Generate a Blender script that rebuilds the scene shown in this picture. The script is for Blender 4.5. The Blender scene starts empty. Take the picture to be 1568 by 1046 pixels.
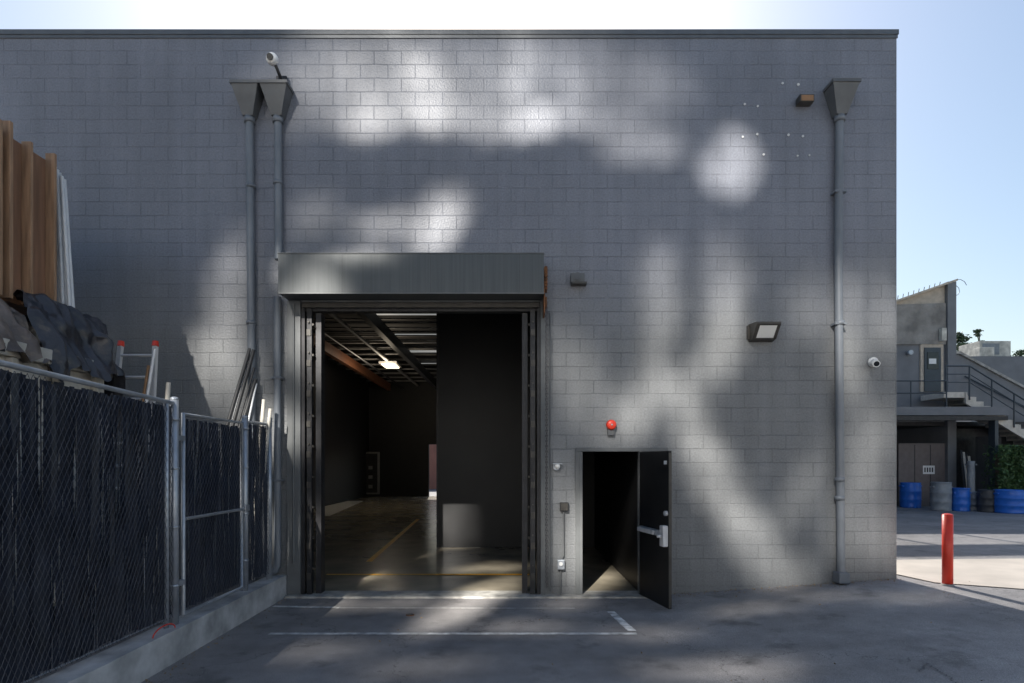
import bpy, bmesh, math, random
from mathutils import Vector, Matrix
from mathutils import noise as mn
random.seed(7)
S = bpy.context.scene
S.view_settings.view_transform='Standard'; S.view_settings.look='None'; S.view_settings.exposure=0
F=890.0; CX=784.0; HY=710.0; CH=1.96; CD=8.6
def WX(x,d): return (x-CX)*d/F
def WZ(y,d): return CH+(HY-y)*d/F
def G(x,y,z=0.0):
    d=F*(CH-z)/(y-HY); return (WX(x,d), d-CD)

# ---------------------------------------------------------------- materials
def pm(name,col,rough=0.6,metal=0.0,var=0.15,ns=6.0,bump=0.15,bs=None,stretch=(1,1,1),emit=None,detail=4,dist=0.01,spec=0.5):
    m=bpy.data.materials.new(name); m.use_nodes=True
    n=m.node_tree.nodes; l=m.node_tree.links; b=n['Principled BSDF']
    g=n.new('ShaderNodeNewGeometry'); mp=n.new('ShaderNodeMapping'); mp.inputs['Scale'].default_value=stretch
    l.new(g.outputs['Position'],mp.inputs['Vector'])
    t=n.new('ShaderNodeTexNoise'); t.inputs['Scale'].default_value=ns; t.inputs['Detail'].default_value=detail
    l.new(mp.outputs[0],t.inputs['Vector'])
    r=n.new('ShaderNodeMapRange'); r.inputs['From Min'].default_value=0.3; r.inputs['From Max'].default_value=0.7
    r.inputs['To Min'].default_value=1-var; r.inputs['To Max'].default_value=1+var
    l.new(t.outputs[0],r.inputs['Value'])
    mx=n.new('ShaderNodeVectorMath'); mx.operation='SCALE'; mx.inputs[0].default_value=col[:3]
    l.new(r.outputs[0],mx.inputs['Scale']); l.new(mx.outputs[0],b.inputs['Base Color'])
    b.inputs['Roughness'].default_value=rough; b.inputs['Metallic'].default_value=metal
    b.inputs['Specular IOR Level'].default_value=spec
    if bump>0:
        t2=n.new('ShaderNodeTexNoise'); t2.inputs['Scale'].default_value=bs or ns*4; t2.inputs['Detail'].default_value=4
        l.new(mp.outputs[0],t2.inputs['Vector'])
        bp=n.new('ShaderNodeBump'); bp.inputs['Strength'].default_value=bump; bp.inputs['Distance'].default_value=dist
        l.new(t2.outputs[0],bp.inputs['Height']); l.new(bp.outputs[0],b.inputs['Normal'])
    if emit:
        b.inputs['Emission Color'].default_value=(*col[:3],1); b.inputs['Emission Strength'].default_value=emit
    return m

def block_mat(name,col,col2=None,bw=0.406,rh=0.2032,mort=0.0075,zoff=0.0,rough=0.42,jd=0.80,wob=0.018):
    col2=col2 or col
    m=bpy.data.materials.new(name); m.use_nodes=True
    n=m.node_tree.nodes; l=m.node_tree.links; b=n['Principled BSDF']
    g=n.new('ShaderNodeNewGeometry'); sp=n.new('ShaderNodeSeparateXYZ'); l.new(g.outputs['Position'],sp.inputs[0])
    ad=n.new('ShaderNodeMath'); ad.operation='ADD'; l.new(sp.outputs[0],ad.inputs[0]); l.new(sp.outputs[1],ad.inputs[1])
    za=n.new('ShaderNodeMath'); za.operation='ADD'; l.new(sp.outputs[2],za.inputs[0]); za.inputs[1].default_value=zoff
    cb=n.new('ShaderNodeCombineXYZ'); l.new(ad.outputs[0],cb.inputs[0]); l.new(za.outputs[0],cb.inputs[1])
    wn=n.new('ShaderNodeTexNoise'); wn.inputs['Scale'].default_value=3.0; wn.inputs['Detail'].default_value=3; l.new(g.outputs['Position'],wn.inputs['Vector'])
    ws=n.new('ShaderNodeVectorMath'); ws.operation='SCALE'; ws.inputs['Scale'].default_value=wob; l.new(wn.outputs['Color'],ws.inputs[0])
    wa=n.new('ShaderNodeVectorMath'); wa.operation='ADD'; l.new(cb.outputs[0],wa.inputs[0]); l.new(ws.outputs[0],wa.inputs[1])
    br=n.new('ShaderNodeTexBrick'); br.offset=0.5; br.offset_frequency=2; br.squash=1.0
    br.inputs['Scale'].default_value=1.0; br.inputs['Brick Width'].default_value=bw; br.inputs['Row Height'].default_value=rh
    br.inputs['Mortar Size'].default_value=mort; br.inputs['Mortar Smooth'].default_value=0.7; br.inputs['Bias'].default_value=0.0
    br.inputs['Color1'].default_value=(0.96,0.96,0.96,1); br.inputs['Color2'].default_value=(1.04,1.04,1.04,1); br.inputs['Mortar'].default_value=(jd,jd,jd,1)
    l.new(wa.outputs[0],br.inputs['Vector'])
    def rng(src,a,c,lo,hi):
        r=n.new('ShaderNodeMapRange'); r.inputs['From Min'].default_value=a; r.inputs['From Max'].default_value=c; r.inputs['To Min'].default_value=lo; r.inputs['To Max'].default_value=hi; l.new(src,r.inputs['Value']); return r.outputs[0]
    def mul(a,c):
        k=n.new('ShaderNodeMath'); k.operation='MULTIPLY'; l.new(a,k.inputs[0]); l.new(c,k.inputs[1]); return k.outputs[0]
    n1=n.new('ShaderNodeTexNoise'); n1.inputs['Scale'].default_value=0.45; n1.inputs['Detail'].default_value=3; l.new(g.outputs['Position'],n1.inputs['Vector'])
    mp=n.new('ShaderNodeMapping'); mp.inputs['Scale'].default_value=(5,5,0.35); l.new(g.outputs['Position'],mp.inputs['Vector'])
    n2=n.new('ShaderNodeTexNoise'); n2.inputs['Scale'].default_value=1.0; n2.inputs['Detail'].default_value=4; l.new(mp.outputs[0],n2.inputs['Vector'])
    n3=n.new('ShaderNodeTexNoise'); n3.inputs['Scale'].default_value=40; n3.inputs['Detail'].default_value=3; l.new(g.outputs['Position'],n3.inputs['Vector'])
    n4=n.new('ShaderNodeTexNoise'); n4.inputs['Scale'].default_value=1.7; n4.inputs['Detail'].default_value=2; l.new(g.outputs['Position'],n4.inputs['Vector'])
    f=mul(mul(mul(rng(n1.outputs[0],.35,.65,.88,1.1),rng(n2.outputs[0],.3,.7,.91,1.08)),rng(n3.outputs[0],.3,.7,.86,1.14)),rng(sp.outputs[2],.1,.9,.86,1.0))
    jf=rng(n4.outputs[0],.38,.62,.0,1.0)
    mixc=n.new('ShaderNodeMix'); mixc.data_type='RGBA'; l.new(jf,mixc.inputs['Factor']); mixc.inputs['A'].default_value=(1,1,1,1); l.new(br.outputs['Color'],mixc.inputs['B'])
    v=n.new('ShaderNodeVectorMath'); v.operation='SCALE'; l.new(mixc.outputs['Result'],v.inputs[0]); l.new(f,v.inputs['Scale'])
    zz=n.new('ShaderNodeMath'); zz.operation='MULTIPLY_ADD'; l.new(n1.outputs[0],zz.inputs[0]); zz.inputs[1].default_value=3.0; l.new(sp.outputs[2],zz.inputs[2])
    cm=n.new('ShaderNodeMix'); cm.data_type='RGBA'; l.new(rng(zz.outputs[0],7.0,5.0,0,1),cm.inputs['Factor']); cm.inputs['A'].default_value=(*col,1); cm.inputs['B'].default_value=(*col2,1)
    c=n.new('ShaderNodeVectorMath'); c.operation='MULTIPLY'; l.new(v.outputs[0],c.inputs[0]); l.new(cm.outputs['Result'],c.inputs[1])
    l.new(c.outputs[0],b.inputs['Base Color']); b.inputs['Roughness'].default_value=rough
    inv=n.new('ShaderNodeMath'); inv.operation='MULTIPLY_ADD'; l.new(mul(br.outputs['Fac'],rng(n4.outputs[0],.3,.6,.45,1.0)),inv.inputs[0]); inv.inputs[1].default_value=-1.0; inv.inputs[2].default_value=1.0
    hn=n.new('ShaderNodeMath'); hn.operation='MULTIPLY_ADD'; l.new(n3.outputs[0],hn.inputs[0]); hn.inputs[1].default_value=0.9; l.new(inv.outputs[0],hn.inputs[2])
    bp=n.new('ShaderNodeBump'); bp.inputs['Strength'].default_value=0.7; bp.inputs['Distance'].default_value=0.008
    l.new(hn.outputs[0],bp.inputs['Height']); l.new(bp.outputs[0],b.inputs['Normal'])
    return m

def asphalt_mat():
    m=bpy.data.materials.new('asphalt'); m.use_nodes=True
    n=m.node_tree.nodes; l=m.node_tree.links; b=n['Principled BSDF']
    g=n.new('ShaderNodeNewGeometry')
    def noise(s,d,lo,hi,sc=(1,1,1),f0=0.3,f1=0.7):
        mp=n.new('ShaderNodeMapping'); mp.inputs['Scale'].default_value=sc; l.new(g.outputs['Position'],mp.inputs['Vector'])
        t=n.new('ShaderNodeTexNoise'); t.inputs['Scale'].default_value=s; t.inputs['Detail'].default_value=d; t.inputs['Roughness'].default_value=0.6
        l.new(mp.outputs[0],t.inputs['Vector'])
        r=n.new('ShaderNodeMapRange'); r.inputs['From Min'].default_value=f0; r.inputs['From Max'].default_value=f1; r.inputs['To Min'].default_value=lo; r.inputs['To Max'].default_value=hi
        l.new(t.outputs[0],r.inputs['Value']); return t,r.outputs[0]
    a,fa=noise(0.6,5,0.74,1.2); c,fc=noise(110,2,0.62,1.42); d,fd=noise(3.5,5,0.84,1.16); e,fe=noise(1.6,4,0.6,1.0,(1,1,1),0.3,0.42)
    t5,ft=noise(0.9,4,0.88,1.08,(.25,2.2,1))
    mpv=n.new('ShaderNodeVectorMath'); mpv.operation='ADD'; l.new(g.outputs['Position'],mpv.inputs[0])
    sc=n.new('ShaderNodeVectorMath'); sc.operation='SCALE'; sc.inputs['Scale'].default_value=0.9; l.new(d.outputs['Color'],sc.inputs[0]); l.new(sc.outputs[0],mpv.inputs[1])
    vo=n.new('ShaderNodeTexVoronoi'); vo.feature='DISTANCE_TO_EDGE'; vo.inputs['Scale'].default_value=0.28; l.new(mpv.outputs[0],vo.inputs['Vector'])
    rv=n.new('ShaderNodeMapRange'); rv.inputs['From Min'].default_value=0.0; rv.inputs['From Max'].default_value=0.003; rv.inputs['To Min'].default_value=0.35; rv.inputs['To Max'].default_value=1.0; l.new(vo.outputs['Distance'],rv.inputs['Value'])
    def mul(x,y):
        k=n.new('ShaderNodeMath'); k.operation='MULTIPLY'; l.new(x,k.inputs[0]); l.new(y,k.inputs[1]); return k.outputs[0]
    f=mul(mul(mul(mul(mul(fa,fc),fd),fe),ft),rv.outputs[0])
    v=n.new('ShaderNodeVectorMath'); v.operation='SCALE'; v.inputs[0].default_value=(0.240,0.229,0.226); l.new(f,v.inputs['Scale']); l.new(v.outputs[0],b.inputs['Base Color'])
    b.inputs['Roughness'].default_value=.72
    bp=n.new('ShaderNodeBump'); bp.inputs['Strength'].default_value=0.6; bp.inputs['Distance'].default_value=0.006; l.new(c.outputs[0],bp.inputs['Height']); l.new(bp.outputs[0],b.inputs['Normal'])
    return m

M_wall=block_mat('painted_block',(0.180,0.190,0.222),(0.196,0.203,0.209),zoff=0.05)
M_asph=asphalt_mat()
M_coping=pm('coping_metal',(0.14,0.145,0.15),0.4,0.5,0.1)
M_pipe=pm('pipe_paint',(0.165,0.182,0.205),0.42,0,0.12,3,0.05)
M_head=pm('leader_head_paint',(0.105,0.11,0.115),0.45,0,0.15,5,0.05)
M_hood=pm('hood_paint',(0.078,0.086,0.089),0.35,0.2,0.14,1.0,0.08,stretch=(28,28,0.6))
M_steel=pm('dark_steel',(0.034,0.034,0.037),0.45,0.3,0.3,8,0.1)
M_frame=pm('frame_paint',(0.125,0.132,0.135),0.5,0,0.15,4,0.05)
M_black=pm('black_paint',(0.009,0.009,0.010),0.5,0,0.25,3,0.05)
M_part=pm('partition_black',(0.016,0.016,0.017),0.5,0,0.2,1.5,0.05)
M_rust=pm('rusty_metal',(0.20,0.09,0.04),0.8,0.2,0.5,14,0.4)
M_galv=pm('galvanised_steel',(0.40,0.43,0.47),0.38,0.5,0.15,8,0.05)
M_wire=pm('fence_wire',(0.06,0.065,0.078),0.4,0.3,0.3,8,0)
M_slat=pm('privacy_slat',(0.012,0.017,0.031),0.42,0,0.4,5,0.1)
M_conc=pm('curb_concrete',(0.40,0.405,0.41),0.85,0,0.35,4,0.6,bs=25)
M_litpave=pm('sunlit_concrete',(0.57,0.51,0.44),0.85,0,0.14,1.5,0.4,bs=40)  # pale tone carries the sunlit strip's brightness; also used for the bounce slab
M_sill=pm('sill_concrete',(0.34,0.33,0.305),0.8,0,0.35,7,0.4,bs=40)
M_floor=pm('polished_floor',(0.31,0.275,0.21),0.22,0,0.4,1.2,0.05,bs=3)
M_yel=pm('yellow_paint',(0.75,0.40,0.02),0.5,0,0.25,15,0.05)
M_whitep=pm('road_paint',(0.55,0.55,0.54),0.7,0,0.5,9,0.3,bs=80,detail=8)
M_white=pm('white_plastic',(0.78,0.78,0.77),0.4,0,0.05)
M_pvc=pm('pvc_pipe',(0.66,0.68,0.70),0.4,0,0.08)
M_offw=pm('painted_beige',(0.55,0.52,0.46),0.5,0,0.3,4,0.1)
M_red=pm('red_paint',(0.70,0.045,0.02),0.4,0,0.15,4,0.03)
M_lens=pm('lamp_lens',(0.85,0.85,0.82),0.3,0,0.03)
M_glassd=pm('dark_glass',(0.02,0.022,0.025),0.08,0,0.1)
M_bronze=pm('bronze_paint',(0.07,0.065,0.058),0.4,0.3,0.2)
M_orange=pm('amber_lens',(0.30,0.16,0.07),0.4,0,0.2)
M_ply=pm('plywood',(0.27,0.145,0.085),0.7,0,0.28,2.0,0.2,stretch=(6,6,0.5))
M_stud=pm('timber_stud',(0.36,0.22,0.13),0.7,0,0.3,3,0.2,stretch=(6,6,0.6))
M_tarp=pm('brown_tarp',(0.15,0.12,0.10),0.3,0,0.35,3,0.6,bs=9,dist=0.04)
M_tarpd=pm('black_tarp',(0.045,0.045,0.052),0.28,0,0.3,3,0.5,bs=9,dist=0.04)
M_alu=pm('aluminium',(0.66,0.66,0.67),0.4,0.3,0.1)
M_blk=pm('black_pole',(0.03,0.03,0.032),0.5,0,0.2)
M_stucco=pm('grey_stucco',(0.19,0.197,0.21),0.85,0,0.12,1.5,0.4,bs=12)
M_tan=pm('tan_stucco',(0.27,0.255,0.235),0.9,0,0.3,2.0,1.0,bs=5,dist=0.06)
M_trim=pm('tan_trim',(0.50,0.43,0.35),0.7)
M_tread=pm('stair_tread',(0.58,0.54,0.48),0.8,0,0.15)
M_rail=pm('rail_paint',(0.045,0.06,0.075),0.4,0.2,0.1)
M_brown=pm('brown_door_paint',(0.16,0.135,0.13),0.6,0,0.1)
M_blue=pm('blue_plastic',(0.02,0.14,0.55),0.35,0,0.12)
M_greyb=pm('grey_plastic',(0.24,0.26,0.28),0.5,0,0.15)
M_darkb=pm('dark_plastic',(0.04,0.042,0.046),0.5,0,0.15)
M_leaf=pm('hedge_leaf',(0.055,0.11,0.035),0.6,0,0.5,8,0)
M_leafd=pm('tree_leaf',(0.06,0.10,0.05),0.6,0,0.5,2,0)
M_bark=pm('bark',(0.10,0.07,0.05),0.9,0,0.3)
M_dry=pm('dry_leaf',(0.25,0.18,0.10),0.8,0,0.5,30,0)
M_tile=pm('roof_tile',(0.35,0.12,0.07),0.8)
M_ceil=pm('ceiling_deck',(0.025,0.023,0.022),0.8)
M_joist=pm('joist_paint',(0.32,0.31,0.30),0.6)
M_glulam=pm('timber_beam',(0.24,0.095,0.045),0.6)
M_sky=pm('skylight_panel',(0.8,0.82,0.8),0.5,0,0.05,emit=.3)
M_lampon=pm('lamp_glow',(1.0,0.85,0.6),0.5,0,0.0,emit=4)
M_pale=pm('pale_render',(0.66,0.66,0.64),0.8,0,0.08,1.0,0.1)

# ---------------------------------------------------------------- helpers
def empty(name,loc=(0,0,0)):
    e=bpy.data.objects.new(name,None); S.collection.objects.link(e); e.location=loc; e.empty_display_size=0.2
    return e
def mesh_obj(name,bm,mat,parent=None,smooth=False):
    me=bpy.data.meshes.new(name); bm.to_mesh(me); bm.free()
    if smooth:
        for p in me.polygons: p.use_smooth=True
    o=bpy.data.objects.new(name,me); S.collection.objects.link(o)
    if mat: me.materials.append(mat)
    if parent: o.parent=parent
    return o
def bm_box(bm,x0,x1,y0,y1,z0,z1):
    v=[bm.verts.new((x,y,z)) for x in (x0,x1) for y in (y0,y1) for z in (z0,z1)]
    for f in ((0,1,3,2),(4,6,7,5),(0,4,5,1),(2,3,7,6),(0,2,6,4),(1,5,7,3)): bm.faces.new([v[i] for i in f])
    return v
def box(name,x0,x1,y0,y1,z0,z1,mat,parent=None,bev=0.0):
    bm=bmesh.new(); bm_box(bm,x0,x1,y0,y1,z0,z1); bmesh.ops.recalc_face_normals(bm,faces=bm.faces)
    if bev>0: bmesh.ops.bevel(bm,geom=bm.edges[:],offset=bev,segments=2,affect='EDGES',profile=0.6)
    return mesh_obj(name,bm,mat,parent)
def bm_cyl(bm,p0,p1,r0,r1=None,seg=16,cap=True):
    p0=Vector(p0); p1=Vector(p1); r1=r0 if r1 is None else r1
    d=(p1-p0).normalized(); u=d.orthogonal().normalized(); v=d.cross(u)
    a=[];b=[]
    for i in range(seg):
        t=2*math.pi*i/seg; w=u*math.cos(t)+v*math.sin(t)
        a.append(bm.verts.new(p0+w*r0)); b.append(bm.verts.new(p1+w*r1))
    for i in range(seg): bm.faces.new((a[i],a[(i+1)%seg],b[(i+1)%seg],b[i]))
    if cap: bm.faces.new(a[::-1]); bm.faces.new(b)
def cyl(name,p0,p1,r0,mat,parent=None,r1=None,seg=20):
    bm=bmesh.new(); bm_cyl(bm,p0,p1,r0,r1,seg)
    o=mesh_obj(name,bm,mat,parent,True)
    for p in o.data.polygons:
        if len(p.vertices)>4: p.use_smooth=False
    return o
def tube(name,pts,r,mat,parent=None,res=4):
    c=bpy.data.curves.new(name,'CURVE'); c.dimensions='3D'; c.bevel_depth=r; c.bevel_resolution=res; c.use_fill_caps=True
    s=c.splines.new('POLY'); s.points.add(len(pts)-1)
    for i,p in enumerate(pts): s.points[i].co=(*p,1)
    o=bpy.data.objects.new(name,c); S.collection.objects.link(o); c.materials.append(mat)
    if parent: o.parent=parent
    return o
def ball(name,c,r,mat,parent=None,scale=(1,1,1)):
    bm=bmesh.new(); bmesh.ops.create_uvsphere(bm,u_segments=24,v_segments=14,radius=r,matrix=Matrix.Translation(c)@Matrix.Diagonal((*scale,1)))
    return mesh_obj(name,bm,mat,parent,True)
def prism(name,pts_xz,y0,y1,mat,parent=None):
    bm=bmesh.new(); a=[bm.verts.new((x,y0,z)) for x,z in pts_xz]; b=[bm.verts.new((x,y1,z)) for x,z in pts_xz]
    bm.faces.new(a); bm.faces.new(b[::-1]); k=len(a)
    for i in range(k): bm.faces.new((a[i],a[(i+1)%k],b[(i+1)%k],b[i]))
    bmesh.ops.recalc_face_normals(bm,faces=bm.faces)
    return mesh_obj(name,bm,mat,parent)
def sheet(name,pts,z,mat,parent=None):
    bm=bmesh.new(); bm.faces.new([bm.verts.new((x,y,z if not callable(z) else z(x,y))) for x,y in pts])
    return mesh_obj(name,bm,mat,parent)

def gz(x,y):
    t=min(max((x-1.95)/(5.7-1.95),0),1)
    return 0.26*t + 0.04*min(max((x-5.7)/4,0),1)

# ---------------------------------------------------------------- ground
xs=[-900,-300,-100,-40,-20,-10]+[i*0.5 for i in range(-12,30)]+[16,20,30,60,120,300,900]
ys=[-900,-300,-100,-50,-25]+[i*1.0 for i in range(-14,30)]+[35,50,100,300,900]
bm=bmesh.new(); gv=[[bm.verts.new((x,y,gz(x,y))) for y in ys] for x in xs]
for i in range(len(xs)-1):
    for j in range(len(ys)-1): bm.faces.new((gv[i][j],gv[i+1][j],gv[i+1][j+1],gv[i][j+1]))
mesh_obj('asphalt_ground',bm,M_asph,None,True)
Pv=empty('sunlit_concrete_slabs')
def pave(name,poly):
    bm=bmesh.new(); f=bm.faces.new([bm.verts.new((x,y,gz(x,y)+.012)) for x,y in poly]); mesh_obj(name,bm,M_litpave,Pv)
pave('sun_strip_slab',[(9.7,1.55),(40,1.55),(40,-5.5),(9.7,-5.5)])  # pale slab brightens the sunlit strip through its colour
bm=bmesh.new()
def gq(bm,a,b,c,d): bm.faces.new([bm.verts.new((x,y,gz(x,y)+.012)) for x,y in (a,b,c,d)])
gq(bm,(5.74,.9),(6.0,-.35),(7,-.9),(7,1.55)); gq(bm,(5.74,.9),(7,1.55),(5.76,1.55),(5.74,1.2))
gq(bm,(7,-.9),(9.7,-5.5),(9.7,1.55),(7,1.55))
mesh_obj('sun_strip_slab_edge',bm,M_litpave,Pv)  # outline follows the building's shadow edge, so sun brightness sits in the colour
sheet('bounce_slab',[(-60,-11.5),(-60,-24),(60,-24),(60,-11.5)][::-1],lambda x,y: .34 if x>5 else .05,M_litpave,Pv)  # unseen behind the camera, added to bounce sun onto the wall

pl=empty('parking_line_markings')
def line(name,a,b,w,z=0.006,mat=None,par=None,wig=0.0):
    a=Vector(a); b=Vector(b); d=(b-a).normalized(); n=Vector((-d.y,d.x))*w/2
    bm=bmesh.new(); N=60; prev=None
    for i in range(N+1):
        p=a.lerp(b,i/N); j=random.uniform(-0.012,0.012)
        if wig: p=p+n/w*2*wig*mn.noise(Vector((i*.35,a.x,0)))+n/w*wig*.6*mn.noise(Vector((i*1.3,a.x,3)))
        v=(bm.verts.new((p.x+n.x*(1+j*10),p.y+n.y*(1+j*10),z+gz(p.x,p.y))),bm.verts.new((p.x-n.x*(1-j*10),p.y-n.y*(1-j*10),z+gz(p.x,p.y))))
        if prev: bm.faces.new((prev[0],prev[1],v[1],v[0]))
        prev=v
    mesh_obj(name,bm,mat or M_whitep,par or pl)
line('front_line',G(412,971),G(975,971),0.075)
line('side_line',G(935,937),G(968,967),0.10)
line('rear_line',G(418,929),G(520,931),0.08)
line('rear_line_faint',G(520,931.5),G(880,932),0.025)
ck=empty('pavement_cracks')
for a,b in ((G(1418,992,.27),G(1470,1022,.27)),(G(1470,1022,.27),G(1515,1050,.27)),(G(1418,992,.27),G(1408,1002,.27)),(G(1190,936,.1),G(1215,942,.1))):
    line('crack',a,b,.010,.005,M_steel,ck,.05)

# ---------------------------------------------------------------- warehouse
B=empty('warehouse_building')
TOP=8.30; T=0.2
L0=-3.11; R0=0.42; HZ=4.36; P0=0.99; P1=1.90; PZ=2.14
bm=bmesh.new()
bm_box(bm,-16,L0,0,T,-0.4,TOP); bm_box(bm,L0,R0,0,T,HZ,TOP); bm_box(bm,R0,P0,0,T,-0.4,TOP)
bm_box(bm,P0,P1,0,T,PZ,TOP); bm_box(bm,P1,5.69,0,T,-0.4,TOP)
mesh_obj('front_wall',bm,M_wall,B)
bm=bmesh.new()
a,b=(5.69,T),(1.3,26)
bm.faces.new([bm.verts.new(p) for p in ((a[0],a[1],-0.4),(b[0],b[1],-0.4),(b[0],b[1],TOP),(a[0],a[1],TOP))])
mesh_obj('side_wall',bm,M_wall,B)
box('far_side_wall',-16,-15.8,T,26,-0.4,TOP,M_wall,B)
bm=bmesh.new()
bo0,bo1=-4.95,-1.9
bm_box(bm,-15.8,bo0,26,26.2,-0.4,TOP); bm_box(bm,bo0,bo1,26,26.2,3.1,TOP); bm_box(bm,bo1,1.3,26,26.2,-0.4,TOP)
mesh_obj('back_wall',bm,M_black,B)
bm=bmesh.new(); bm.faces.new([bm.verts.new(p) for p in ((-15.9,T,7.6),(5.6,T,7.6),(1.3,26.1,7.6),(-15.9,26.1,7.6))]); mesh_obj('roof',bm,M_ceil,B)
box('coping_cap',-16,5.71,-0.025,T+0.03,TOP,TOP+0.07,M_coping,B)
box('coping_drip',-16,5.70,-0.015,-0.002,TOP-0.05,TOP-0.001,M_coping,B)
sheet('interior_floor',[(-15.8,0.25),(1.95,0.25),(1.95,25.99),(-15.8,25.99)],0.02,M_floor,B)
box('door_sill',L0-0.2,P1+0.1,-0.16,0.25,-0.2,0.028,M_sill,B,0.012)
box('interior_left_wall',-8.6,-8.5,0.3,25.9,0.03,7.5,M_black,B)
box('partition_wall',-1.70,1.90,4.8,4.9,0.03,7.5,M_part,B)
box('partition_return_wall',1.91,2.0,0.21,5.0,0.0,7.5,M_part,B)
box('vestibule_wall',0.62,0.70,0.21,4.79,0.03,7.5,M_part,B)
box('front_wall_lining_left',-8.49,L0-0.02,0.202,0.25,0.03,7.5,M_black,B)
box('partition_end_trim',-1.74,-1.70,4.78,4.92,0.03,7.5,M_steel,B)
for i in range(15):
    y=5.5+i*1.4
    box('ceiling_joist_%d'%i,-8.45,0.5,y,y+0.05,6.73,6.79,M_joist,B)
    box('ceiling_joist_top_%d'%i,-8.45,0.5,y-0.02,y+0.06,7.2,7.25,M_joist,B)
for i,x in enumerate((-7.3,-4.4,-1.2)):
    box('roof_beam_%d'%i,x-0.1,x+0.1,0.3,25.9,6.3,6.7,M_glulam if i==0 else M_steel,B)
for i in range(5):
    box('skylight_%d'%i,-5.0,-1.4,9+i*3.6,9.3+i*3.6,7.45,7.5,M_sky,B)
tube('conduit_run',[(-6.4,1,6.4),(-6.4,25.8,6.4)],0.05,M_steel,B)
tube('duct_run',[(-5.6,1,6.6),(-5.6,25.8,6.6)],0.07,M_joist,B)
ly=18.0; ld=ly+CD
lx=WX(598,ld); lz=WZ(560,ld)
box('hanging_lamp_glow',lx-0.3,lx+0.3,ly-0.5,ly+0.5,lz-0.04,lz,M_lampon,B)
box('hanging_lamp_shade',lx-0.4,lx+0.4,ly-0.6,ly+0.6,lz+0.005,lz+0.1,M_joist,B)
fl=empty('floor_line_markings')
def fline(name,pts,z=0.025,m=M_yel): sheet(name,pts,z,m,fl)
a=G(565,860,.025); b=G(640,795,.025)
fline('aisle_line',[(a[0]-.06,a[1]),(a[0]+.06,a[1]),(b[0]+.06,b[1]),(b[0]-.06,b[1])])
a=G(500,880,.025); fline('cross_line',[(a[0],a[1]-.05),(0.3,a[1]-.05),(0.3,a[1]+.05),(a[0],a[1]+.05)],0.029)
q=[G(490,790,.025),G(505,790,.025),G(557,767,.025),G(490,767,.025)]
fline('pale_floor_patch',q,0.024,M_white)
M_cab=pm('cabinet_grey',(0.25,0.25,0.25),0.5)
def cab(name,x0,x1,y0,y1,yy,mat):
    d=yy+CD; e=empty(name); X0=WX(x0,d);X1=WX(x1,d);Z1=WZ(y0,d);Z0=WZ(y1,d)
    box('case',X0,X1,yy,yy+0.3,Z0,Z1,mat,e,0.02)
    box('door_panel',X0+.08,X1-.08,yy-0.02,yy-0.002,Z0+.1,Z1-.1,M_steel,e,0.005)
    return e,X0,X1,Z0,Z1
cab('electrical_panel',502,517,703,722,25.6,M_cab); cab('electrical_panel',529,542,697,736,25.6,M_cab)
e,X0,X1,Z0,Z1=cab('storage_cabinet',550,580,692,757,25.2,M_cab)
for i in range(2):
    for j in range(3): box('shelf_face_%d%d'%(i,j),X0+.15+i*.4,X0+.38+i*.4,25.15,25.17,Z0+.35+j*.55,Z0+.55+j*.55,M_cab,e)
M_brk=block_mat('red_brick',(0.50,0.22,0.16),None,0.2,0.07,0.01,wob=.004)
e=empty('brick_garden_wall'); box('wall_body',-12,4,36,36.3,0,3.6,M_brk,e); box('wall_cap',-12,4,35.95,36.35,3.6,3.7,M_sill,e)

# ---------------------------------------------------------------- roll-up door
D=empty('rollup_door')
prism('hood',[(-3.30,4.37),(0.45,4.37),(0.45,4.92),(-3.30,4.92)],-0.40,-0.003,M_hood,D)
box('hood_lip',-3.305,0.455,-0.41,-0.385,4.355,4.375,M_frame,D)
box('hood_top_flange',-3.305,0.455,-0.41,-0.003,4.921,4.935,M_frame,D)
for i in range(3): box('hood_seam_%d'%i,-2.4+1.25*i,-2.396+1.25*i,-0.403,-0.40,4.38,4.92,M_steel,D)
box('curtain_bottom_bar',L0+0.02,R0-0.02,-0.05,-0.01,4.26,4.33,M_bronze,D)
box('curtain_edge',L0+0.02,R0-0.02,-0.06,-0.0,4.335,4.36,M_frame,D)
box('header_angle',L0,R0,0.02,0.16,4.22,4.355,M_steel,D)
for s,x in (('left',L0),('right',R0)):
    k=1 if s=='left' else -1
    box('jamb_%s'%s,min(x,x+k*0.05),max(x,x+k*0.05),-0.02,0.24,0.03,4.30,M_steel,D)
    box('track_%s'%s,min(x+k*.08,x+k*.15),max(x+k*.08,x+k*.15),-0.015,0.07,0.03,4.25,M_steel,D)
    box('track_lip_%s'%s,min(x+k*.19,x+k*.27),max(x+k*.19,x+k*.27),0.05,0.22,0.03,4.2,M_steel,D)
    box('outer_casing_%s'%s,min(x-k*.20,x-k*.005) if s=='left' else x+0.005,max(x-k*.20,x-k*.005) if s=='left' else x+0.07,-0.05,-0.003,0.03,4.36,M_frame,D)
    bm=bmesh.new()
    for i in range(9):
        z=0.25+i*0.45; bm_box(bm,x+k*.11-.03,x+k*.11+.03,-0.03,-0.016,z,z+0.09); bm_cyl(bm,(x+k*.11,-0.04,z+.2),(x+k*.11,-0.016,z+.2),0.014,seg=8)
        bm_box(bm,x+k*.17-.01,x+k*.17+.01,-0.02,0.05,z+.15,z+.18)
    mesh_obj('track_brackets_%s'%s,bm,M_bronze,D)
cyl('hoist_wheel',(0.475,-0.2,4.62),(0.50,-0.2,4.62),0.17,M_rust,D)
cyl('hoist_wheel_small',(0.475,-0.2,4.28),(0.50,-0.2,4.28),0.09,M_rust,D)
bm=bmesh.new()
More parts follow.
